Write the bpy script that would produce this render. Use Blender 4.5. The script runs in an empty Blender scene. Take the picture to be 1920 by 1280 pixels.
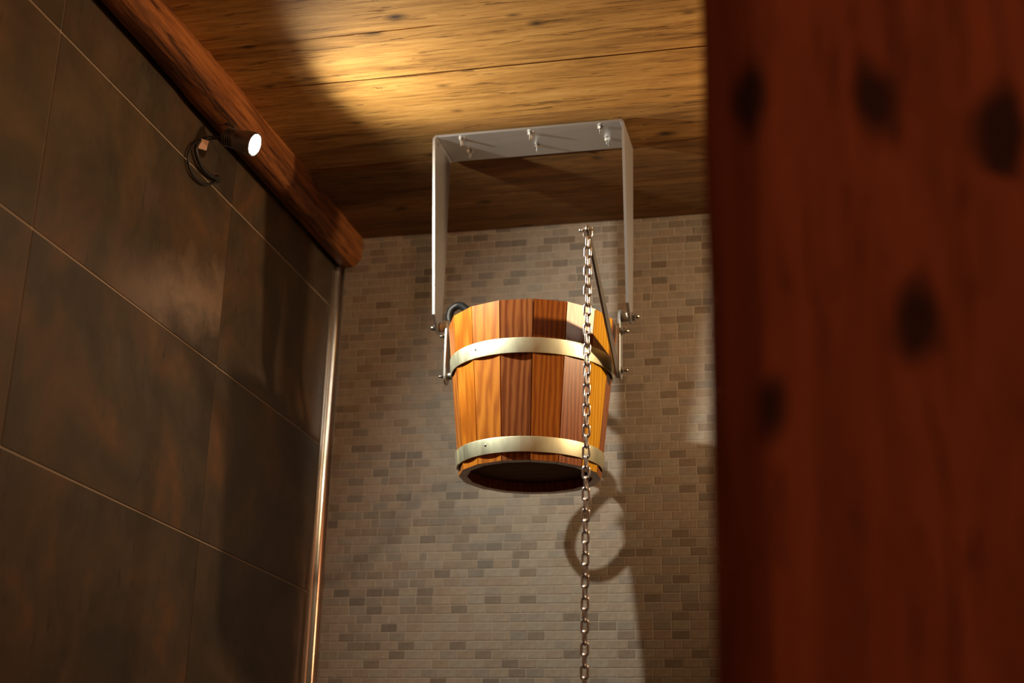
import bpy, bmesh, math, random
from mathutils import Vector, Matrix, noise
random.seed(7)
S = bpy.context.scene
COL = S.collection
PI = math.pi

# ---------------------------------------------------------------- camera
CAM = Vector((1.5329, -3.9282, 1.0707))
YAW, PITCH, ROLL, FPX = 0.2395, 0.3380, 0.0263, 2699.42
fwd = Vector((-math.sin(YAW)*math.cos(PITCH), math.cos(YAW)*math.cos(PITCH), math.sin(PITCH)))
rgt0 = Vector((math.cos(YAW), math.sin(YAW), 0)); up0 = rgt0.cross(fwd)
rgt = rgt0*math.cos(ROLL) + up0*math.sin(ROLL)
upv = up0*math.cos(ROLL) - rgt0*math.sin(ROLL)
cd = bpy.data.cameras.new('camera'); cam = bpy.data.objects.new('camera', cd); COL.objects.link(cam)
cam.matrix_world = Matrix(((rgt.x, upv.x, -fwd.x, CAM.x), (rgt.y, upv.y, -fwd.y, CAM.y), (rgt.z, upv.z, -fwd.z, CAM.z), (0, 0, 0, 1)))
cd.sensor_width = 36; cd.lens = FPX*36/1920; cd.clip_start = 0.05
cd.dof.use_dof = True; cd.dof.focus_distance = 3.44; cd.dof.aperture_fstop = 2.2
S.camera = cam

# ---------------------------------------------------------------- world, large lights, exposure
W = bpy.data.worlds.new('world'); S.world = W; W.use_nodes = True
W.node_tree.nodes['Background'].inputs[0].default_value = (1.0, 0.62, 0.36, 1)
W.node_tree.nodes['Background'].inputs[1].default_value = 0.012
if hasattr(S, 'cycles'):
    S.cycles.caustics_reflective = False; S.cycles.sample_clamp_indirect = 4.0
S.view_settings.view_transform = 'Standard'; S.view_settings.look = 'None'
S.view_settings.exposure = 0.0; S.view_settings.gamma = 1.0; S.view_settings.use_curve_mapping = False
P_LEFT, C_LEFT = 80, (1.0, 0.95, 0.78)
P_RIGHT, C_RIGHT = 66, (1.0, 0.64, 0.34)
P_NEAR, C_NEAR = 42, (1.0, 0.58, 0.29)
P_ROOM, C_ROOM = 62, (1.0, 0.44, 0.20)
LAMP_L = Vector((0.138, -0.965, 2.698)); AXIS_L = Vector((0.83, -0.01, -0.55)).normalized()

def spot(name, loc, d, power, color, radius, size, blend):
    l = bpy.data.lights.new(name, 'SPOT'); l.energy = power; l.color = color
    l.shadow_soft_size = radius; l.spot_size = size; l.spot_blend = blend
    o = bpy.data.objects.new(name, l); COL.objects.link(o); o.location = loc
    o.rotation_euler = Vector(d).to_track_quat('-Z', 'Y').to_euler(); return o
# the opposite lamp of the shower, outside the frame on the right
spot('right_lamp_light', (2.15, -0.84, 2.60), (-1.0, 0.12, -0.10), P_RIGHT, C_RIGHT, 0.05, math.radians(112), 1.0)
spot('right_near_lamp_light', (2.15, -2.10, 2.62), (-0.98, 0.14, 0.08), P_NEAR, C_NEAR, 0.05, math.radians(72), 1.0)
# warm light of the room behind the photographer
pl = bpy.data.lights.new('room_light', 'POINT'); pl.energy = P_ROOM; pl.color = C_ROOM; pl.shadow_soft_size = 0.12
po = bpy.data.objects.new('room_light', pl); COL.objects.link(po); po.location = (2.15, -4.7, 2.30)

# ---------------------------------------------------------------- helpers
def link(o, parent=None):
    COL.objects.link(o)
    if parent is not None:
        o.parent = parent
        if parent.type == 'EMPTY': o.matrix_parent_inverse = Matrix.Translation(-parent.location)
    return o
def to_mesh(name, bm, m, sharp=35):
    me = bpy.data.meshes.new(name); bmesh.ops.recalc_face_normals(bm, faces=bm.faces); bm.to_mesh(me); bm.free()
    if m is not None: me.materials.append(m)
    if sharp:
        me.polygons.foreach_set('use_smooth', [True]*len(me.polygons)); me.set_sharp_from_angle(angle=math.radians(sharp))
    return me
def obj(name, bm, m, parent=None, sharp=35):
    me = bm if isinstance(bm, bpy.types.Mesh) else to_mesh(name, bm, m, sharp)
    return link(bpy.data.objects.new(name, me), parent)
def thing(name, label, cat, loc, group=None):
    o = bpy.data.objects.new(name, None); o.location = loc; o.empty_display_size = 0.05; COL.objects.link(o)
    o['label'] = label; o['category'] = cat
    if group: o['group'] = group
    return o
def tag(o, label, cat): o['label'] = label; o['category'] = cat; return o
def struct(o, label=None, cat=None):
    o['kind'] = 'structure'
    if label: o['label'] = label
    if cat: o['category'] = cat
    return o
def box(bm, lo, hi, bev=0.0, seg=1):
    vs = [bm.verts.new((x, y, z)) for x in (lo[0], hi[0]) for y in (lo[1], hi[1]) for z in (lo[2], hi[2])]
    fs = [bm.faces.new([vs[i] for i in f]) for f in ((0,1,3,2),(4,6,7,5),(0,4,5,1),(2,3,7,6),(0,2,6,4),(1,5,7,3))]
    if bev:
        es = {e for f in fs for e in f.edges}
        bmesh.ops.bevel(bm, geom=list(es), offset=bev, segments=seg, profile=0.5, affect='EDGES')
    return bm
def frame_of(d):
    d = Vector(d).normalized(); a = Vector((0, 0, 1)) if abs(d.z) < 0.9 else Vector((1, 0, 0))
    u = d.cross(a).normalized(); return d, u, u.cross(d).normalized()
def lathe(bm, p, d, prof, n=24, closed=False):
    """surface of revolution about axis p+d*s ; prof = [(s, r)...]"""
    d, u, v = frame_of(d); p = Vector(p); rings = []
    for s, r in prof:
        if r < 1e-6: rings.append([bm.verts.new(p + d*s)])
        else: rings.append([bm.verts.new(p + d*s + (u*math.cos(2*PI*k/n) + v*math.sin(2*PI*k/n))*r) for k in range(n)])
    for a, b in zip(rings, rings[1:]):
        for k in range(n):
            k2 = (k+1) % n
            if len(a) == 1 and len(b) == 1: continue
            if len(a) == 1: bm.faces.new((a[0], b[k], b[k2]))
            elif len(b) == 1: bm.faces.new((a[k], a[k2], b[0]))
            else: bm.faces.new((a[k], a[k2], b[k2], b[k]))
    return bm
def tube(bm, pts, r, n=10, closed=False, caps=True):
    pts = [Vector(p) for p in pts]; N = len(pts); rings = []; u = None
    for i, p in enumerate(pts):
        if closed: t = pts[(i+1) % N] - pts[i-1]
        else: t = pts[min(i+1, N-1)] - pts[max(i-1, 0)]
        t.normalize()
        if u is None: u = frame_of(t)[1]
        u = (u - t*u.dot(t)).normalized(); v = t.cross(u)
        rr = r[i] if isinstance(r, (list, tuple)) else r
        rings.append([bm.verts.new(p + (u*math.cos(2*PI*k/n) + v*math.sin(2*PI*k/n))*rr) for k in range(n)])
    pairs = list(zip(rings, rings[1:])) + ([(rings[-1], rings[0])] if closed else [])
    for a, b in pairs:
        for k in range(n): bm.faces.new((a[k], a[(k+1) % n], b[(k+1) % n], b[k]))
    if caps and not closed: bm.faces.new(rings[0][::-1]); bm.faces.new(rings[-1])
    return bm
def spline(pts, k=8):
    P = [Vector(p) for p in pts]; P = [P[0]*2-P[1]] + P + [P[-1]*2-P[-2]]; out = []
    for i in range(1, len(P)-2):
        for j in range(k):
            t = j/k; a, b, c, d = P[i-1:i+3]
            out.append(0.5*((2*b) + (c-a)*t + (2*a-5*b+4*c-d)*t*t + (3*b-a-3*c+d)*t**3))
    out.append(P[-2]); return out
def hexnut(bm, p, d, s, r): return lathe(bm, p, d, [(0, 0), (0, r), (s*0.85, r), (s, r*0.82), (s, 0)], 6)

# ---------------------------------------------------------------- materials
class M:
    def __init__(s, name, rough=0.5, metal=0.0, col=(0.5, 0.5, 0.5), spec=0.5):
        s.m = bpy.data.materials.new(name); s.m.use_nodes = True; s.t = s.m.node_tree
        s.b = s.t.nodes['Principled BSDF']; s.set('Roughness', rough); s.set('Metallic', metal)
        s.b.inputs['Base Color'].default_value = (*col, 1); s.set('Specular IOR Level', spec)
    def set(s, k, v): s.b.inputs[k].default_value = v
    def n(s, typ, **kw):
        nd = s.t.nodes.new(typ)
        for k, v in kw.items():
            if hasattr(nd, k) and k not in nd.inputs: setattr(nd, k, v)
            else: s.put(nd.inputs[k.replace('_', ' ')], v)
        return nd
    def put(s, inp, v):
        if isinstance(v, bpy.types.NodeSocket): s.t.links.new(v, inp)
        else: inp.default_value = v
    def coords(s, scale, rnd=True, rot=(0, 0, 0)):
        tc = s.n('ShaderNodeTexCoord').outputs['Object']
        if rnd:
            oi = s.n('ShaderNodeObjectInfo').outputs['Random']
            ml = s.n('ShaderNodeVectorMath', operation='SCALE'); ml.inputs[0].default_value = (13.1, 7.7, 19.3); s.put(ml.inputs['Scale'], oi)
            ad = s.n('ShaderNodeVectorMath', operation='ADD'); s.put(ad.inputs[0], tc); s.put(ad.inputs[1], ml.outputs[0]); tc = ad.outputs[0]
        mp = s.n('ShaderNodeMapping'); s.put(mp.inputs['Vector'], tc); mp.inputs['Scale'].default_value = scale; mp.inputs['Rotation'].default_value = rot
        return mp.outputs[0]
    def noise(s, vec, scale, detail=6, rough=0.6, dist=0.0):
        nd = s.n('ShaderNodeTexNoise'); s.put(nd.inputs['Vector'], vec); nd.inputs['Scale'].default_value = scale
        nd.inputs['Detail'].default_value = detail; nd.inputs['Roughness'].default_value = rough; nd.inputs['Distortion'].default_value = dist
        return nd.outputs['Fac']
    def ramp(s, fac, stops):
        r = s.n('ShaderNodeValToRGB'); s.put(r.inputs[0], fac); e = r.color_ramp.elements
        while len(e) < len(stops): e.new(0.5)
        for x, (p, c) in zip(e, stops):
            x.position = p; x.color = (*c, 1) if len(c) == 3 else c
        return r.outputs[0]
    def g(s, fac, a, b, lo=0.0, hi=1.0):
        r = s.n('ShaderNodeMapRange'); s.put(r.inputs[0], fac)
        for i, v in zip((1, 2, 3, 4), (a, b, lo, hi)): r.inputs[i].default_value = v
        return r.outputs[0]
    def mix(s, fac, a, b, mode='MIX'):
        x = s.n('ShaderNodeMix', data_type='RGBA', blend_type=mode); s.put(x.inputs[0], fac)
        for i, v in ((6, a), (7, b)): s.put(x.inputs[i], v if isinstance(v, bpy.types.NodeSocket) else (*v, 1))
        return x.outputs[2]
    def math(s, op, a, b=0.0):
        x = s.n('ShaderNodeMath', operation=op); s.put(x.inputs[0], a); s.put(x.inputs[1], b); return x.outputs[0]
    def base(s, c): s.put(s.b.inputs['Base Color'], c)
    def bump(s, h, dist=0.002, strength=1.0):
        x = s.n('ShaderNodeBump'); s.put(x.inputs['Height'], h); x.inputs['Distance'].default_value = dist; x.inputs['Strength'].default_value = strength
        s.put(s.b.inputs['Normal'], x.outputs[0])
    def knots(s, vec, scale, r0, r1, plane, keep):
        sp_ = s.n('ShaderNodeSeparateXYZ'); s.put(sp_.inputs[0], vec); cb_ = s.n('ShaderNodeCombineXYZ')
        s.put(cb_.inputs[0], sp_.outputs[plane[0]]); s.put(cb_.inputs[1], sp_.outputs[plane[1]])
        wob = s.n('ShaderNodeTexNoise'); s.put(wob.inputs['Vector'], vec); wob.inputs['Scale'].default_value = scale*2.5
        v = s.n('ShaderNodeTexVoronoi', voronoi_dimensions='2D'); s.put(v.inputs['Vector'], cb_.outputs[0]); v.inputs['Scale'].default_value = scale
        c = s.n('ShaderNodeSeparateColor'); s.put(c.inputs[0], v.outputs['Color'])
        d = s.math('ADD', v.outputs['Distance'], s.math('MULTIPLY', s.math('SUBTRACT', wob.outputs['Fac'], 0.5), r1*1.2))
        d = s.math('ADD', d, s.math('MULTIPLY', c.outputs[1], r1*0.5))
        return s.math('MULTIPLY', s.g(d, r0, r1, 1.0, 0.0), s.g(c.outputs[0], keep, keep+0.01, 0, 1))

def old_wood(name, axis, dark, mid, light, rough=0.6, knot=(1.1, 0.05, 0.13), fine=90, bump=0.0016, knotcol=(0.02, 0.009, 0.004), contrast=(0.34, 0.66), keep=0.45, stretch=0.09):
    a = M(name, rough, spec=0.25); q = stretch
    st = {'x': (q, 1, 1), 'y': (1, q, 1), 'z': (1, 1, q)}[axis]
    ks = {'x': (0.5, 1, 1), 'y': (1, 0.5, 1), 'z': (1, 1, 0.5)}[axis]
    v = a.coords(st)
    big = a.noise(v, 9, 4, 0.55, 0.6); fi = a.noise(v, fine, 5, 0.7, 0.3); med = a.noise(v, 32, 5, 0.65, 1.2)
    kn = a.knots(a.coords(ks), knot[0]*4, knot[1], knot[2], {'x': 'XY', 'y': 'YZ', 'z': 'XZ'}[axis], keep)
    f = a.math('ADD', a.math('MULTIPLY', big, 0.36), a.math('ADD', a.math('MULTIPLY', med, 0.34), a.math('MULTIPLY', fi, 0.30)))
    c = a.ramp(f, [(contrast[0], dark), ((contrast[0]+contrast[1])/2, mid), (contrast[1], light)])
    crack = a.g(a.noise(v, 80, 4, 0.6, 0.8), 0.60, 0.66)
    c = a.mix(a.math('MULTIPLY', crack, 0.7), c, dark)
    c = a.mix(a.math('MULTIPLY', kn, 0.92), c, knotcol)
    a.base(c)
    h = a.math('SUBTRACT', a.math('ADD', a.math('MULTIPLY', fi, 0.6), med), a.math('MULTIPLY', crack, 0.6))
    a.bump(h, bump); return a.m
MAT = {}
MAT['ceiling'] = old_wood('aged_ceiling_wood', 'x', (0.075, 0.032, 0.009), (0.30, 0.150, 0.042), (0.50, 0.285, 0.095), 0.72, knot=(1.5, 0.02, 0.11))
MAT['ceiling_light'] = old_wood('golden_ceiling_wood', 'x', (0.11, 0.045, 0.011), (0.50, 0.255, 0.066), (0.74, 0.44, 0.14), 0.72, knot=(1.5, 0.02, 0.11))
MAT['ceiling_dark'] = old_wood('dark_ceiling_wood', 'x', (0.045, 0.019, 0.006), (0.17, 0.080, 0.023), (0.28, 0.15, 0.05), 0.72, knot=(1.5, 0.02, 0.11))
MAT['beam'] = old_wood('old_beam_wood', 'y', (0.026, 0.008, 0.003), (0.19, 0.066, 0.019), (0.34, 0.13, 0.038), 0.55, fine=70, contrast=(0.41, 0.57), keep=0.75, stretch=0.06)
MAT['post'] = old_wood('stained_post_wood', 'z', (0.055, 0.018, 0.010), (0.145, 0.042, 0.020), (0.20, 0.062, 0.028), 0.85, knot=(2.2, 0.14, 0.28), keep=0.4, fine=40, knotcol=(0.008, 0.003, 0.002))

def stave_wood(name, a0, a1, a2):
    a = M(name, 0.32); v = a.coords((1, 1, 0.06))
    w = a.n('ShaderNodeTexWave', wave_type='BANDS', bands_direction='DIAGONAL'); a.put(w.inputs['Vector'], v)
    w.inputs['Scale'].default_value = 38; w.inputs['Distortion'].default_value = 5; w.inputs['Detail'].default_value = 3; w.inputs['Detail Scale'].default_value = 1.2
    nz = a.noise(v, 120, 4, 0.6); bg = a.noise(a.coords((1, 1, 0.25)), 12, 3, 0.5, 0.8)
    f = a.math('ADD', a.math('MULTIPLY', w.outputs['Fac'], 0.42), a.math('ADD', a.math('MULTIPLY', nz, 0.23), a.math('MULTIPLY', bg, 0.35)))
    a.base(a.ramp(f, [(0.22, a0), (0.5, a1), (0.78, a2)])); a.bump(nz, 0.0004)
    a.set('Coat Weight', 0.25); a.set('Coat Roughness', 0.3); return a.m
MAT['stave_gold'] = stave_wood('golden_stave_wood', (0.36, 0.100, 0.009), (0.54, 0.170, 0.016), (0.66, 0.245, 0.028))
MAT['stave_amber'] = stave_wood('amber_stave_wood', (0.32, 0.085, 0.012), (0.52, 0.160, 0.022), (0.66, 0.25, 0.036))
MAT['stave_red'] = stave_wood('reddish_stave_wood', (0.19, 0.045, 0.011), (0.36, 0.105, 0.027), (0.50, 0.18, 0.05))
MAT['stave_yellow'] = stave_wood('yellow_stave_wood', (0.66, 0.30, 0.014), (0.86, 0.45, 0.02), (0.93, 0.56, 0.04))
MAT['bottom'] = old_wood('bucket_bottom_wood', 'x', (0.05, 0.018, 0.006), (0.14, 0.055, 0.018), (0.20, 0.085, 0.03), 0.8, bump=0.0004, keep=0.9)

def brick_mat():
    a = M('stone_mosaic', 0.6); at = a.n('ShaderNodeAttribute'); at.attribute_name = 'tone'
    v = a.coords((1, 1, 1), rnd=False); nz = a.noise(v, 45, 5, 0.6)
    c = a.ramp(nz, [(0.25, (0.29, 0.25, 0.205)), (0.55, (0.36, 0.31, 0.26)), (0.8, (0.41, 0.36, 0.31))])
    a.base(a.mix(1.0, c, at.outputs['Color'], 'MULTIPLY')); a.bump(nz, 0.0006); return a.m
MAT['brick'] = brick_mat()
a = M('mosaic_grout', 0.85); a.base(a.ramp(a.noise(a.coords((1, 1, 1), False), 60, 3), [(0.3, (0.45, 0.395, 0.335)), (0.7, (0.52, 0.46, 0.39))])); MAT['grout'] = a.m

def tile_mat(name, worn=False):
    a = M(name, 0.45, spec=0.32); v = a.coords((1, 1, 1)); vs = a.coords((1, 1, 0.22))
    big = a.noise(v, 3.2, 6, 0.62, 0.5); med = a.noise(v, 9, 6, 0.65, 0.3); st = a.noise(vs, 60, 4, 0.7)
    c = a.ramp(big, [(0.30, (0.030, 0.023, 0.016)), (0.46, (0.052, 0.037, 0.023)), (0.57, (0.080, 0.049, 0.026)), (0.68, (0.14, 0.064, 0.025))])
    c = a.mix(a.g(med, 0.5, 0.72, 0, 0.6), c, (0.075, 0.058, 0.044))
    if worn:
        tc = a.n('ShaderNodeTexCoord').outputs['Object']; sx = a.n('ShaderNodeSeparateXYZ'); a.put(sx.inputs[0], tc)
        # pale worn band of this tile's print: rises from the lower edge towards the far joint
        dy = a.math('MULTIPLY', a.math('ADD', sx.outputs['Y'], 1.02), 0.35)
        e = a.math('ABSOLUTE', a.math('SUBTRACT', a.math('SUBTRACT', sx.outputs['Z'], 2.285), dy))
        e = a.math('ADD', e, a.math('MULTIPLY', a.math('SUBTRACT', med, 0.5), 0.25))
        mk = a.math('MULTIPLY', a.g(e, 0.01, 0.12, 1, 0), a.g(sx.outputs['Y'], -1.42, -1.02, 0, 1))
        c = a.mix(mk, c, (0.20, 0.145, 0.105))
    sc = a.math('MULTIPLY', a.g(st, 0.58, 0.70), a.g(med, 0.40, 0.62))
    c = a.mix(a.math('MULTIPLY', sc, 0.8), c, (0.016, 0.012, 0.009)); a.base(c)
    a.put(a.b.inputs['Roughness'], a.g(med, 0.3, 0.7, 0.42, 0.56)); a.bump(a.math('ADD', st, med), 0.0005); return a.m
MAT['tile'] = tile_mat('rusted_metal_porcelain'); MAT['tile_worn'] = tile_mat('worn_metal_porcelain', True)
a = M('tile_grout', 0.8, col=(0.46, 0.38, 0.30)); MAT['tile_grout'] = a.m

def metal(name, col, rough, sc=(1, 1, 1), vary=0.1):
    a = M(name, rough, 1.0, col); nz = a.noise(a.coords(sc), 40, 4)
    a.put(a.b.inputs['Roughness'], a.g(nz, 0.3, 0.7, rough-vary, rough+vary)); a.bump(nz, 0.0002); return a.m
a = M('satin_steel', 0.42, 0.88, (0.54, 0.545, 0.56)); MAT['steel'] = a.m
MAT['bolt'] = metal('bright_steel', (0.70, 0.68, 0.65), 0.24)
MAT['dark_steel'] = metal('dull_steel', (0.40, 0.385, 0.36), 0.38)
MAT['chain'] = metal('chain_steel', (0.86, 0.83, 0.83), 0.27, vary=0.05)
MAT['hoop'] = metal('galvanised_hoop', (0.84, 0.86, 0.66), 0.50, (1, 1, 0.2), 0.06)
MAT['chrome'] = metal('polished_trim', (0.72, 0.70, 0.67), 0.17, (1, 1, 0.05), 0.04)
a = M('white_plastic', 0.4, col=(0.85, 0.83, 0.74)); MAT['plastic'] = a.m
a = M('black_rubber', 0.45, col=(0.015, 0.015, 0.016)); a.bump(a.noise(a.coords((1, 1, 1)), 200, 2), 0.0002); MAT['rubber'] = a.m
MAT['lamp_body'] = metal('lamp_aluminium', (0.30, 0.28, 0.27), 0.4)
a = M('copper_tag', 0.5, col=(0.75, 0.52, 0.42)); MAT['tag'] = a.m
a = M('lamp_lens', 0.2, col=(0.9, 0.9, 0.9)); a.b.inputs['Emission Color'].default_value = (1.0, 0.96, 0.92, 1); a.set('Emission Strength', 60); MAT['lens'] = a.m
a = M('plain_plaster', 0.8); a.base(a.ramp(a.noise(a.coords((1, 1, 1), False), 6), [(0.3, (0.16, 0.11, 0.075)), (0.7, (0.22, 0.155, 0.10))])); MAT['plaster'] = a.m
a = M('dark_floor', 0.5); a.base(a.ramp(a.noise(a.coords((1, 1, 1), False), 5), [(0.3, (0.05, 0.04, 0.032)), (0.7, (0.10, 0.08, 0.06))])); MAT['floor'] = a.m

# ---------------------------------------------------------------- room shell
ZC = 2.8563; XR = 2.40; YF = -5.4
struct(obj('floor', box(bmesh.new(), (-0.1, YF-0.1, -0.1), (XR+0.1, 0.1, 0.0)), MAT['floor'], sharp=0), 'dark floor of the shower room', 'floor')
struct(obj('wall_right', box(bmesh.new(), (XR, YF-0.1, 0.0), (XR+0.1, 0.1, ZC+0.08)), MAT['plaster'], sharp=0), 'brown plastered wall on the right', 'wall')
struct(obj('wall_front', box(bmesh.new(), (0.0, YF-0.1, 0.0), (XR, YF, ZC+0.08)), MAT['plaster'], sharp=0), 'brown plastered wall behind the viewer', 'wall')

# ceiling: slab with separate old planks running along the back wall
ceil = struct(obj('ceiling', box(bmesh.new(), (-0.1, YF-0.1, ZC+0.022), (XR+0.1, 0.1, ZC+0.10)), MAT['ceiling'], sharp=0), 'ceiling of wide old wooden planks with knots', 'ceiling')
seams = [0.0, -0.262, -0.487, -0.697, -0.946, -1.157]
while seams[-1] > YF: seams.append(seams[-1] - random.choice((0.21, 0.235, 0.25)))
dz = [0.0, -0.004, 0.003, 0.0, 0.001, -0.005]
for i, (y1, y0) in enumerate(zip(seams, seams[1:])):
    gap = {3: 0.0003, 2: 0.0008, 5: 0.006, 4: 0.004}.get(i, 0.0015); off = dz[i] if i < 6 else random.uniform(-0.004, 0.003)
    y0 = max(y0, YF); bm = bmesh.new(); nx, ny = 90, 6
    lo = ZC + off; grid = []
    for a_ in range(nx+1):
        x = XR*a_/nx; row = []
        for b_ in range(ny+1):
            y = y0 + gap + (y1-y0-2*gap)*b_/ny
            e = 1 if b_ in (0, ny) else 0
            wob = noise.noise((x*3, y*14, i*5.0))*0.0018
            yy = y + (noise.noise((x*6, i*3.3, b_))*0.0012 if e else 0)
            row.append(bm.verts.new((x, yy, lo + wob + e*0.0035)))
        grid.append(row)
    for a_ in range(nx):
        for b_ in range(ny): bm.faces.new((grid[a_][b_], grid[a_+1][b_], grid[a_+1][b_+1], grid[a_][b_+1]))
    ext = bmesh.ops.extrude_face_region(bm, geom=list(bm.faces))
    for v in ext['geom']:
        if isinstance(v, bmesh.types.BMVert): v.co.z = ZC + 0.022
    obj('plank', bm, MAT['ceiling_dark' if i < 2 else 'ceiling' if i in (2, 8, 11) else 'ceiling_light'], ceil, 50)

# back wall: grout with small stone bricks
wb = struct(obj('wall_back', box(bmesh.new(), (0.0, 0.0, 0.0), (XR, 0.1, ZC+0.02)), MAT['grout'], sharp=0), 'back wall of small beige stone mosaic bricks', 'wall')
PX, PZ = 0.0502, 0.0252
def brick_geo(bm, x0, x1, z0, z1, tone, layer, seed):
    g = 0.0013; d = 0.0011 + 0.0004*noise.noise((seed*0.37, 1.7, 0)); c = 0.0006
    r = [random.uniform(-0.0004, 0.0004) for _ in range(4)]
    x0 += g + r[0]; x1 -= g + r[1]; z0 += g + r[2]*0.6; z1 -= g + r[3]*0.6
    o = [(x0, z0), (x1, z0), (x1, z1), (x0, z1)]; n = [(x0+c, z0+c), (x1-c, z0+c), (x1-c, z1-c), (x0+c, z1-c)]
    A = [bm.verts.new((x, 0.001, z)) for x, z in o]; B = [bm.verts.new((x, -d+c*0.7, z)) for x, z in o]; C = [bm.verts.new((x, -d, z)) for x, z in n]
    fs = [bm.faces.new(C)]
    for k in range(4):
        k2 = (k+1) % 4; fs.append(bm.faces.new((A[k], A[k2], B[k2], B[k]))); fs.append(bm.faces.new((B[k], B[k2], C[k2], C[k])))
    for f in fs:
        for l in f.loops: l[layer] = tone
def tone_pick():
    t = random.random()
    k = random.uniform(0.76, 0.83) if t < 0.11 else random.uniform(0.85, 0.92) if t < 0.36 else random.uniform(0.93, 1.03)
    w = random.uniform(-0.03, 0.03); return (k*(1+w), k, k*(1-w), 1)
cells = []
for r in range(-60, 54):
    z0 = 1.5115 + PZ*r; z1 = z0 + PZ
    if z0 < 0.0: continue
    z1 = min(z1, ZC+0.012)
    if z1 - z0 < 0.006: continue
    x = 0.0130 + (0.0 if r % 2 else PX/2) - 2*PX + random.uniform(-0.003, 0.003)
    while x < XR:
        w = PX
        if random.random() < 0.03: w = PX/2
        a0, a1 = max(x, 0.002), min(x+w, XR); x += w
        if a1 - a0 > 0.008: cells.append((a0, a1, z0, z1))
def seen(c):
    p = Vector(((c[0]+c[1])/2, 0, (c[2]+c[3])/2)) - CAM; d = p.dot(fwd)
    px, py = 960 + FPX*p.dot(rgt)/d, 640 - FPX*p.dot(upv)/d
    if not (600 < px < 1318 and 0 < py < 1275): return None
    if 850 < px < 1140 and 565 < py < 915: return None
    return d
rank = sorted([(seen(c), i) for i, c in enumerate(cells) if seen(c) is not None])
near = {i for _, i in rank[:300]}
bm = bmesh.new(); lay = bm.loops.layers.color.new('tone')
for i, c in enumerate(cells):
    if i not in near: brick_geo(bm, *c, tone_pick(), lay, i)
rest = obj('mosaic_bricks', bm, MAT['brick'], wb, 0); rest['kind'] = 'stuff'
variants = {}
for i in sorted(near):
    c = cells[i]; w, h = round(c[1]-c[0], 3), round(c[3]-c[2], 4); key = (w, h, random.randrange(14))
    if key not in variants:
        b2 = bmesh.new(); l2 = b2.loops.layers.color.new('tone'); brick_geo(b2, 0, c[1]-c[0], 0, c[3]-c[2], tone_pick(), l2, i); variants[key] = to_mesh('brick', b2, MAT['brick'], 0)
    o = link(bpy.data.objects.new('brick', variants[key]), wb); o.location = (c[0], 0, c[2])

# left wall: large porcelain tiles
wl = struct(obj('wall_left', box(bmesh.new(), (-0.12, YF, 0.0), (-0.0025, 0.1, ZC+0.02)), MAT['tile_grout'], sharp=0), 'left wall of large rust brown porcelain tiles', 'wall')
TW, TH = 0.8637, 0.4414; ty = [0.0]; y = -0.7674
while y > YF: ty.append(y); y -= TW
ty.append(YF)
tz = [2.6332 - TH*k for k in range(6)]; tz = [ZC+0.02] + tz + [0.0]
for y1, y0 in zip(ty, ty[1:]):
    for z1, z0 in zip(tz, tz[1:]):
        g = 0.0019
        obj('tile', box(bmesh.new(), (-0.010, y0+g, z0+g), (0.0, y1-g, z1-g), 0.0009), MAT['tile_worn' if y1 == -0.7674 and z1 == 2.6332 else 'tile'], wl, 0)

# stainless corner profile where tiles meet mosaic
bm = bmesh.new(); prof = [(0.0, -0.034), (0.0035, -0.034), (0.0045, -0.0325), (0.0045, -0.027)]
for k in range(9):
    t = k/8*PI/2; prof.append((0.0075 + 0.0185*(1-math.cos(t)), -0.026 + 0.0185*math.sin(t)))
prof += [(0.0285, -0.0075), (0.0300, -0.0085), (0.0335, -0.0085), (0.0345, -0.0065), (0.0345, 0.0), (0.0, 0.0)]
A = [bm.verts.new((x, y, 0.0)) for x, y in prof]; B = [bm.verts.new((x, y, 2.768)) for x, y in prof]
for k in range(len(prof)):
    k2 = (k+1) % len(prof); bm.faces.new((A[k], A[k2], B[k2], B[k]))
bm.faces.new(A[::-1]); bm.faces.new(B)
struct(obj('trim_1', bm, MAT['chrome'], sharp=30), 'shiny stainless corner strip between dark tiles and mosaic', 'trim')

# ---------------------------------------------------------------- beam in the corner of ceiling and tiled wall
def beam_bm():
    bm = bmesh.new(); rows = []; n = 130; L = 4.9
    sec = [(0.0015, ZC+0.004), (0.0015, 2.792), (0.010, 2.776), (0.020, 2.767), (0.040, 2.764), (0.058, 2.765), (0.066, 2.769), (0.081, 2.785), (0.0855, 2.793), (0.087, 2.825), (0.086, ZC+0.004)]
    for i in range(n+1):
        y = -0.0045 - L*i/n; row = []
        for j, (x, z) in enumerate(sec):
            a = noise.noise((x*12, y*3.2, z*12))*0.0045 + noise.noise((x*40+5, y*9, z*40))*0.002
            fx = 1 if 0.02 < x else 0; fz = 1 if z < 2.83 else 0
            row.append(bm.verts.new((max(0.0012, x + a*fx), y, z + a*0.7*fz + (-0.004 if 0.4 < -y < 1.1 and fz else 0))))
        rows.append(row)
    for p, q in zip(rows, rows[1:]):
        for j in range(len(sec)):
            j2 = (j+1) % len(sec); bm.faces.new((p[j], p[j2], q[j2], q[j]))
    bm.faces.new(rows[0]); bm.faces.new(rows[-1][::-1]); return bm
tag(obj('ceiling_beam', beam_bm(), MAT['beam'], sharp=24), 'rounded red brown wooden beam running under the ceiling along the tiles', 'beam')

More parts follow.
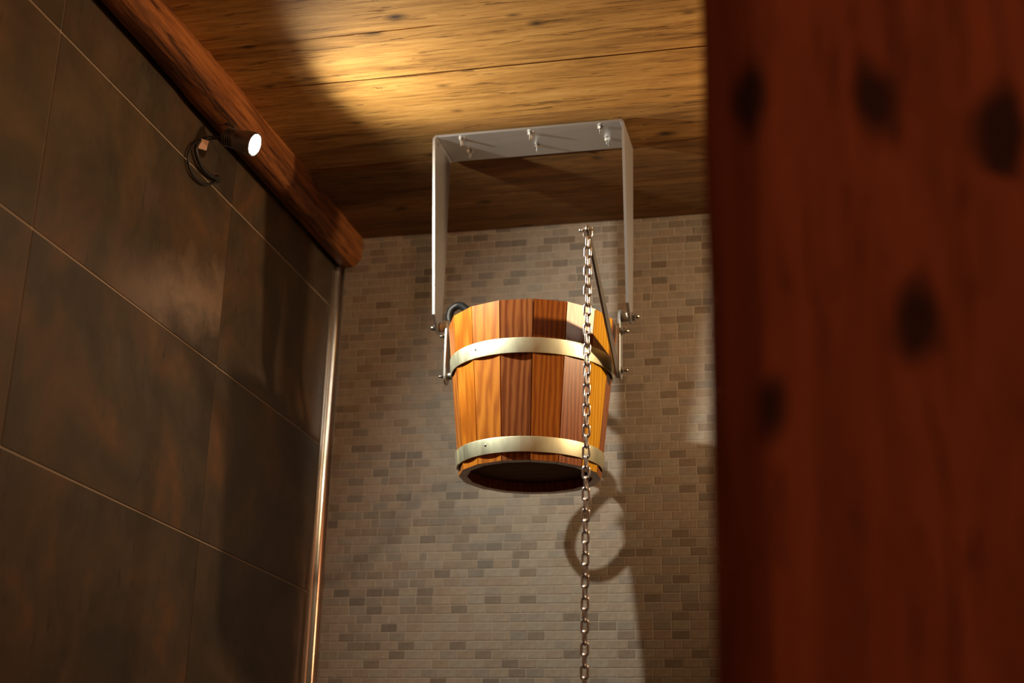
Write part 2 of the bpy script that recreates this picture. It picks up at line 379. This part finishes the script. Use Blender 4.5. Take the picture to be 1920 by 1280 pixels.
# ---------------------------------------------------------------- blurred post in the foreground
YP = -2.70; X1 = 1.4646; CH = 0.055
def post_bm():
    bm = bmesh.new(); w = 0.36; d = 0.34; rows = []
    sec = [(X1, YP), (X1-CH*0.93, YP+CH*0.55), (X1-CH, YP+CH), (X1-CH, YP+d-CH), (X1, YP+d), (X1+w, YP+d), (X1+w+CH, YP+d-CH), (X1+w+CH, YP+CH), (X1+w, YP), (X1+w*0.66, YP-0.003), (X1+w*0.33, YP-0.004)]
    sec[1] = (X1-CH*0.55, YP+CH*0.42)
    N = 80
    for i in range(N+1):
        z = (ZC-0.006)*i/N
        row = [bm.verts.new((x + 0.0012*noise.noise((j*3.1, z*2.5, 1)) + 0.0008*noise.noise((j*5.1, z*9, 4)), y + 0.002*noise.noise((j*2.7, z*3.0, 9)), z)) for j, (x, y) in enumerate(sec)]
        rows.append(row)
    for p, q in zip(rows, rows[1:]):
        for j in range(len(sec)):
            j2 = (j+1) % len(sec); bm.faces.new((p[j], p[j2], q[j2], q[j]))
    bm.faces.new(rows[0][::-1]); bm.faces.new(rows[-1]); return bm
tag(obj('wooden_post', post_bm(), MAT['post'], sharp=28), 'thick dark red wooden post with knots, out of focus in the foreground', 'post')

# ---------------------------------------------------------------- hanger bracket
BY0, BY1 = -0.648, -0.498; XL, XRT = 0.5005, 1.0140; TK = 0.007; ZP = ZC - 0.0045; PIVY, PIVZ = -0.527, 2.350
br = thing('hanger_bracket', 'U shaped steel bracket bolted to the plank ceiling above the bucket', 'bracket', (0.757, -0.573, ZC))
RB = 0.014
obj('crossbar', box(bmesh.new(), (XL+RB, BY0, ZP-TK), (XRT-RB, BY1, ZP), 0.0012), MAT['steel'], br)
def leg_bm(x, s):
    """flat bar bending from the crossbar (outer face at x, s=+1 towards the centre)"""
    bm = bmesh.new(); path = []
    for k in range(7):
        t = k/6*PI/2; path.append((x + s*RB*(1-math.sin(t)), ZP - RB*(1-math.cos(t)), s*math.sin(t), math.cos(t)))
    path[0:0] = []
    zb = PIVZ - 0.017; n = 14
    for k in range(1, n+1): path.append((x, ZP-RB + (zb-(ZP-RB))*k/n, s, 0.0))
    secs = []
    for px, pz, ox, oz in path:
        t = min(1, max(0, (ZP-0.02-pz)/(ZP-0.02-PIVZ))); y0 = BY0 + (PIVY-0.050-BY0)*t; y1 = BY1 - 0.016*t*t*t
        if pz < PIVZ: e = ((PIVZ-pz)/0.017)**2; y0 += 0.034*e; y1 -= 0.006*e
        # inner side offset by the bar thickness
        if pz > ZP-RB: tt = math.acos(max(-1, min(1, 1-(ZP-pz)/RB))); nx, nz = s*math.sin(tt), -math.cos(tt)
        else: nx, nz = s, 0.0
        secs.append([bm.verts.new(p) for p in ((px, y0, pz), (px, y1, pz), (px+nx*TK, y1, pz+nz*TK), (px+nx*TK, y0, pz+nz*TK))])
    for p, q in zip(secs, secs[1:]):
        for j in range(4): bm.faces.new((p[j], p[(j+1) % 4], q[(j+1) % 4], q[j]))
    bm.faces.new(secs[0][::-1]); bm.faces.new(secs[-1]); return bm
obj('leg', leg_bm(XL, 1), MAT['steel'], br, 30); obj('leg', leg_bm(XRT, -1), MAT['steel'], br, 30)
def anchor(x, y):
    bm = bmesh.new(); z = ZP-TK; d = (0, 0, -1)
    lathe(bm, (x, y, z), d, [(0, 0), (0, 0.0105), (0.0016, 0.0105), (0.0016, 0)], 20); hexnut(bm, (x, y, z-0.0016), d, 0.0065, 0.0080)
    lathe(bm, (x, y, z-0.008), d, [(0, 0.0045), (0.0115, 0.0045), (0.0135, 0.003), (0.0135, 0)], 14); return bm
for x, y in ((0.575, -0.626), (0.762, -0.626), (0.949, -0.626), (0.579, -0.556), (0.766, -0.556), (0.955, -0.556)):
    obj('anchor_bolt', anchor(x, y), MAT['bolt'], br)
def pivot_bolt(x, s):
    bm = bmesh.new(); d = (s, 0, 0); p = (x, PIVY, PIVZ)
    lathe(bm, p, d, [(0, 0), (0, 0.0125), (0.002, 0.0125), (0.002, 0)], 20); hexnut(bm, (x+s*0.002, PIVY, PIVZ), d, 0.0085, 0.0105)
    lathe(bm, (x+s*0.010, PIVY, PIVZ), d, [(0, 0.0058), (0.006, 0.0058), (0.009, 0.003), (0.009, 0)], 14); return bm
obj('pivot_bolt', pivot_bolt(XL, -1), MAT['bolt'], br); obj('pivot_bolt', pivot_bolt(XRT, 1), MAT['dark_steel'], br)

# ---------------------------------------------------------------- bucket
BX, BYC, RT, ZT, RBt, ZB = 0.757, -0.527, 0.2170, 2.333, 0.1770, 1.939
bk = thing('wooden_bucket', 'round wooden stave bucket with two metal hoops hanging from the bracket', 'bucket', (BX, BYC, ZB))
def rad(z): return RBt + (RT-RBt)*(z-ZB)/(ZT-ZB)
NS = 16; A0 = math.radians(-77.3)
kinds = {-4: 'amber', -3: 'gold', -2: 'gold', -1: 'red', 0: 'amber', 1: 'red', 2: 'yellow', 3: 'red', 4: 'amber'}
def stave_bm(k):
    bm = bmesh.new(); a0 = A0 + k*2*PI/NS; a1 = a0 + 2*PI/NS; g = 0.00110; gi = 0.00002; th = 0.021; vs = []
    for z in (ZB, ZB+0.13, ZB+0.27, ZT):
        R = rad(z); ro = R; ri = R - th; d0, d1 = Vector((math.cos(a0), math.sin(a0), 0)), Vector((math.cos(a1), math.sin(a1), 0))
        tv = (d1-d0).normalized(); c = Vector((BX, BYC, z))
        vs.append([bm.verts.new(p) for p in (c+d0*ro+tv*g, c+d1*ro-tv*g, c+d1*ri-tv*gi, c+d0*ri+tv*gi)])
    for p, q in zip(vs, vs[1:]):
        for j in range(4): bm.faces.new((p[j], p[(j+1) % 4], q[(j+1) % 4], q[j]))
    bm.faces.new(vs[0][::-1]); bm.faces.new(vs[-1])
    es = [e for e in bm.edges if len(e.link_faces) == 2 and e.calc_face_angle() > 0.8]
    bmesh.ops.bevel(bm, geom=es, offset=0.0008, segments=1, profile=0.5, affect='EDGES'); return bm
for k in range(-8, 8):
    obj('stave', stave_bm(k), MAT['stave_' + kinds.get(k, 'amber')], bk, 20)
bm = bmesh.new(); ri = rad(1.975)-0.0195
lathe(bm, (BX, BYC, 1.964), (0, 0, 1), [(0, 0), (0, ri-0.002), (0.002, ri), (0.018, ri), (0.02, ri-0.002), (0.02, 0)], 48)
obj('bottom_board', bm, MAT['bottom'], bk, 30)
def hoop_bm(z0, z1):
    bm = bmesh.new(); n = 96; rows = []; e = 0.0006
    for i in range(n):
        a = A0 + 2*PI*i/n; d = Vector((math.cos(a), math.sin(a), 0)); c = Vector((BX, BYC, 0))
        pr = [(rad(z0)+e, z0), (rad(z0)+e+0.0018, z0+0.0006), (rad(z0)+e+0.0022, z0+0.003), (rad(z1)+e+0.0022, z1-0.003), (rad(z1)+e+0.0018, z1-0.0006), (rad(z1)+e, z1)]
        rows.append([bm.verts.new(c + d*r + Vector((0, 0, z))) for r, z in pr])
    for i in range(n):
        p, q = rows[i], rows[(i+1) % n]
        for j in range(6): bm.faces.new((p[j], p[(j+1) % 6], q[(j+1) % 6], q[j]))
    return bm
def hoop(z0, z1, ra, lap):
    h = obj('hoop', hoop_bm(z0, z1), MAT['hoop'], bk, 40)
    zm = (z0+z1)/2; r = rad(zm) + 0.0026; d = Vector((math.cos(ra), math.sin(ra), 0)); bm = bmesh.new()
    lathe(bm, Vector((BX, BYC, zm+0.003)) + d*r, d, [(0, 0.0032), (0.0008, 0.0030), (0.0016, 0.0018), (0.0018, 0)], 12); obj('rivet', bm, MAT['dark_steel'], h)
    # overlapping end of the band
    bm = bmesh.new(); rows = []
    for i in range(9):
        a = lap + i/8*0.35; dd = Vector((math.cos(a), math.sin(a), 0)); c = Vector((BX, BYC, 0))
        rows.append([bm.verts.new(c + dd*(rad(z)+o) + Vector((0, 0, z))) for z, o in ((z0+0.001, 0.0030), (z0+0.001, 0.0046), (z1-0.001, 0.0046), (z1-0.001, 0.0030))])
    for p, q in zip(rows, rows[1:]):
        for j in range(4): bm.faces.new((p[j], p[(j+1) % 4], q[(j+1) % 4], q[j]))
    bm.faces.new(rows[0][::-1]); bm.faces.new(rows[-1]); obj('lap_end', bm, MAT['hoop'], h, 40)
hoop(2.1981, 2.2363, math.radians(-77.3-42), math.radians(100))
hoop(1.9576, 1.9957, math.radians(-77.3-36), math.radians(-77.3-75-20))

def plate_bm(x0, x1, outline):
    bm = bmesh.new(); A = [bm.verts.new((x0, y, z)) for y, z in outline]; B = [bm.verts.new((x1, y, z)) for y, z in outline]; n = len(outline)
    for k in range(n): bm.faces.new((A[k], A[(k+1) % n], B[(k+1) % n], B[k]))
    bm.faces.new(A[::-1]); bm.faces.new(B)
    bmesh.ops.bevel(bm, geom=[e for e in bm.edges if abs(e.verts[0].co.x-e.verts[1].co.x) < 1e-6], offset=0.0007, segments=1, affect='EDGES'); return bm
def capsule(p, q, r0, r1, n=8):
    p, q = Vector(p), Vector(q); d = (q-p).normalized(); a = math.atan2(d.y, d.x); out = []
    for k in range(n+1): t = a + PI/2 + PI*k/n; out.append((p.x+r0*math.cos(t), p.y+r0*math.sin(t)))
    for k in range(n+1): t = a - PI/2 + PI*k/n; out.append((q.x+r1*math.cos(t), q.y+r1*math.sin(t)))
    return out
def side_bolt(x, y, z, s, r=0.0075, ln=0.007, mat='bolt', name='bolt'):
    bm = bmesh.new(); d = (s, 0, 0)
    lathe(bm, (x, y, z), d, [(0, 0), (0, r*1.35), (0.0015, r*1.35), (0.0015, 0)], 18); hexnut(bm, (x+s*0.0015, y, z), d, 0.006, r)
    lathe(bm, (x+s*0.0075, y, z), d, [(0, r*0.55), (ln, r*0.55), (ln+0.002, r*0.3), (ln+0.002, 0)], 12); return obj(name, bm, MAT[mat], bk)
# left strap
sl0, sl1 = 0.5270, 0.5325
obj('strap', plate_bm(sl0, sl1, capsule((PIVY, 2.212), (PIVY, PIVZ), 0.020, 0.020)), MAT['steel'], bk, 30)
side_bolt(sl0, PIVY-0.010, 2.322, -1); side_bolt(sl0, PIVY+0.014, 2.300, -1, 0.006, 0.003); side_bolt(sl0, PIVY-0.004, 2.214, -1, 0.0065)
# right strap and lever arm
sr0, sr1 = 0.9815, 0.9870
obj('strap', plate_bm(sr0, sr1, capsule((PIVY, 2.205), (PIVY, PIVZ), 0.021, 0.020)), MAT['steel'], bk, 30)
AE = (-0.953, 2.409)
arm = capsule((-0.545, 2.207), AE, 0.024, 0.0115)
obj('lever_arm', plate_bm(sr0-0.0060, sr0-0.0005, arm), MAT['dark_steel'], bk, 30)
side_bolt(sr1, PIVY-0.012, 2.308, 1, 0.0085, 0.010, 'dark_steel'); side_bolt(sr1, PIVY+0.016, 2.318, 1, 0.0075, 0.008, 'dark_steel'); side_bolt(sr1, PIVY-0.006, 2.206, 1, 0.0075, 0.009, 'dark_steel')
for x0, x1 in ((XL+TK+0.0008, sl0-0.0006), (sr1+0.0006, XRT-TK-0.0008)):
    bm = bmesh.new(); h = x1-x0; lathe(bm, (x0, PIVY, PIVZ), (1, 0, 0), [(0, 0), (0, 0.0105), (0.001, 0.0115), (h-0.001, 0.0115), (h, 0.0105), (h, 0)], 28)
    obj('spacer', bm, MAT['plastic'], bk)
# spacer blocks that carry the straps on the tapering staves
for xa, xb, z in ((sl1+0.0004, 0.5450, 2.214), (0.9690, sr0-0.0068, 2.206)):
    bm = bmesh.new(); lathe(bm, (xa, PIVY-0.004, z), (1, 0, 0), [(0, 0), (0, 0.010), (xb-xa, 0.010), (xb-xa, 0)], 18); obj('stud', bm, MAT['dark_steel'], bk)

# ---------------------------------------------------------------- shackle and chain
AXM = sr0 - 0.00325
sh = thing('bow_shackle', 'small steel shackle joining the chain to the lever arm end', 'shackle', (AXM, AE[0], AE[1]-0.03))
bm = bmesh.new(); pts = []
for k in range(5): pts.append((AXM-0.0085, AE[0], AE[1]+0.004-0.004*k))
for k in range(1, 12): t = PI*k/12; pts.append((AXM-0.0085*math.cos(t), AE[0], AE[1]-0.012-0.0105*math.sin(t)))
for k in range(5): pts.append((AXM+0.0085, AE[0], AE[1]-0.012+0.004*k))
obj('bow', tube(bm, pts, 0.0026, 10), MAT['chain'], sh)
bm = bmesh.new(); lathe(bm, (AXM-0.0205, AE[0], AE[1]-0.001), (1, 0, 0), [(0, 0), (0.0004, 0.003), (0.0025, 0.0048), (0.005, 0.0048), (0.0075, 0.003), (0.008, 0.0024), (0.030, 0.0024), (0.0315, 0.0035), (0.033, 0.0035), (0.033, 0)], 14)
obj('pin', bm, MAT['chain'], sh)
CP = 0.02345; WIRE = 0.0027; CW = 0.0070
def link_mesh():
    bm = bmesh.new(); pts = []; h = CP/2 + WIRE - CW
    for k in range(11): t = PI*k/10; pts.append((CW*math.cos(t), 0, h + CW*math.sin(t)))
    for k in range(11): t = PI + PI*k/10; pts.append((CW*math.cos(t), 0, -h + CW*math.sin(t)))
    # straight sides get a middle ring
    tube(bm, pts, WIRE, 10, closed=True); return to_mesh('chain_link', bm, MAT['chain'], 60)
lm = link_mesh(); ztop = AE[1] - 0.0225 + 0.0
ch = thing('steel_chain', 'steel pull chain hanging in front of the bucket', 'chain', (AXM, AE[0], ztop-CP*62))
for i in range(62):
    o = link(bpy.data.objects.new('chain_link', lm), ch); z = ztop - CP/2 - CP*i + 0.002
    ang = math.radians(-13 + 6*math.sin(i*0.35)) + (PI/2 if i % 2 == 0 else 0)
    o.location = (AXM, AE[0], z); o.rotation_euler = (0, 0, ang)

# ---------------------------------------------------------------- inlet hose behind the bucket
LP = LAMP_L; tq = 0.73
def on_ray(x, z, t=tq): return LP + (Vector((x, 0, z)) - LP)*t
hp = [(0.70, 0.0, 2.12), (0.70, -0.03, 2.12), (0.712, -0.07, 2.125), on_ray(0.845, 2.045, 0.82), on_ray(0.915, 1.985, 0.78), on_ray(0.935, 1.885, 0.755), on_ray(0.880, 1.802, 0.74), on_ray(0.808, 1.790), on_ray(0.760, 1.855), on_ray(0.772, 1.930), on_ray(0.825, 1.988, 0.72), on_ray(0.875, 2.045, 0.70),
      (0.592, -0.322, 2.305), (0.505, -0.355, 2.390), (0.484, -0.36, 2.432), (0.488, -0.36, 2.463), (0.513, -0.365, 2.473), (0.545, -0.385, 2.445), (0.60, -0.425, 2.385), (0.635, -0.455, 2.28)]
ih = thing('inlet_hose', 'black water hose curling over the rim behind the bucket', 'hose', (0.70, -0.004, 2.12))
obj('hose', tube(bmesh.new(), spline(hp, 7), 0.0105, 12), MAT['rubber'], ih)
bm = bmesh.new(); lathe(bm, (0.70, -0.0035, 2.12), (0, -1, 0), [(0, 0), (0, 0.026), (0.004, 0.026), (0.006, 0.018), (0.03, 0.016), (0.03, 0)], 24); obj('wall_fitting', bm, MAT['dark_steel'], ih)

# ---------------------------------------------------------------- wall spotlight on the left (in view)
ax = Vector((0.93, 0.0, -0.36)).normalized()
sp = thing('spotlight', 'glowing round spotlight with ribbed housing under the wooden beam', 'lamp', (0.045, -0.965, 2.765))
bk0 = LAMP_L - ax*0.085
bm = bmesh.new()
lathe(bm, bk0, ax, [(0.0, 0), (0.0, 0.016), (0.002, 0.018), (0.030, 0.019), (0.034, 0.024), (0.062, 0.030), (0.083, 0.031), (0.088, 0.030), (0.088, 0.0268), (0.080, 0.0262), (0.078, 0.0)], 36)
hb = obj('housing', bm, MAT['lamp_body'], sp)
for k in range(5):
    bm = bmesh.new(); s = 0.006 + k*0.0065; lathe(bm, bk0, ax, [(s, 0.0175), (s, 0.0245), (s+0.0022, 0.0245), (s+0.0022, 0.0175)], 32); obj('cooling_fin', bm, MAT['lamp_body'], hb)
bm = bmesh.new(); lathe(bm, LAMP_L - ax*0.0066, ax, [(0, 0.0), (0, 0.0255), (0.001, 0.0258), (0.0022, 0.022), (0.0030, 0.012), (0.0032, 0)], 36)
obj('lens', bm, MAT['lens'], sp)
bm = bmesh.new(); tube(bm, spline([bk0 + ax*0.028 + Vector((0, 0.0, 0.018)), bk0 + ax*0.020 + Vector((0, 0, 0.034)), (0.052, -0.968, 2.770)], 6), 0.0055, 12); obj('swivel_arm', bm, MAT['lamp_body'], sp)
bm = bmesh.new(); lathe(bm, (0.052, -0.968, 2.7725), (0, 0, -1), [(0, 0), (0, 0.017), (0.004, 0.017), (0.006, 0.014), (0.006, 0)], 28); obj('mounting_plate', bm, MAT['lamp_body'], sp)
spot('spotlight_light', LAMP_L + ax*0.004, AXIS_L, P_LEFT, C_LEFT, 0.013, math.radians(166), 1.0)

# ---------------------------------------------------------------- lamp cable
cb = thing('lamp_cable', 'black cable loop with copper tag on the dark tiles beside the spotlight', 'cable', (0.004, -0.89, 2.64))
bm = bmesh.new(); tube(bm, spline([(0.060, -0.972, 2.722), (0.030, -0.975, 2.722), (0.014, -0.985, 2.714), (0.012, -1.010, 2.695), (0.012, -1.020, 2.665), (0.012, -0.985, 2.640), (0.012, -0.935, 2.640), (0.010, -0.895, 2.650), (0.0062, -0.872, 2.655)], 8), 0.0052, 12); obj('cable', bm, MAT['rubber'], cb)
bm = bmesh.new(); tube(bm, spline([(0.012, -1.000, 2.706), (0.010, -1.040, 2.668), (0.008, -1.050, 2.630), (0.008, -1.022, 2.603), (0.008, -0.965, 2.603), (0.008, -0.915, 2.625), (0.008, -0.885, 2.647)], 8), 0.0030, 10); obj('thin_wire', bm, MAT['rubber'], cb)
bm = bmesh.new(); box(bm, (-0.011, -0.0013, -0.014), (0.011, 0.0013, 0.014), 0.0006)
bmesh.ops.transform(bm, matrix=Matrix.Translation((0.020, -1.002, 2.690)) @ Matrix.Rotation(math.radians(32), 4, 'Z') @ Matrix.Rotation(math.radians(8), 4, 'Y'), verts=bm.verts); o = obj('tag', bm, MAT['tag'], cb); o['label'] = 'copper coloured tag'
bm = bmesh.new(); lathe(bm, (0.0, -0.872, 2.660), (1, 0, 0), [(0, 0), (0, 0.011), (0.006, 0.010), (0.010, 0.006), (0.010, 0)], 18); obj('cable_gland', bm, MAT['rubber'], cb)
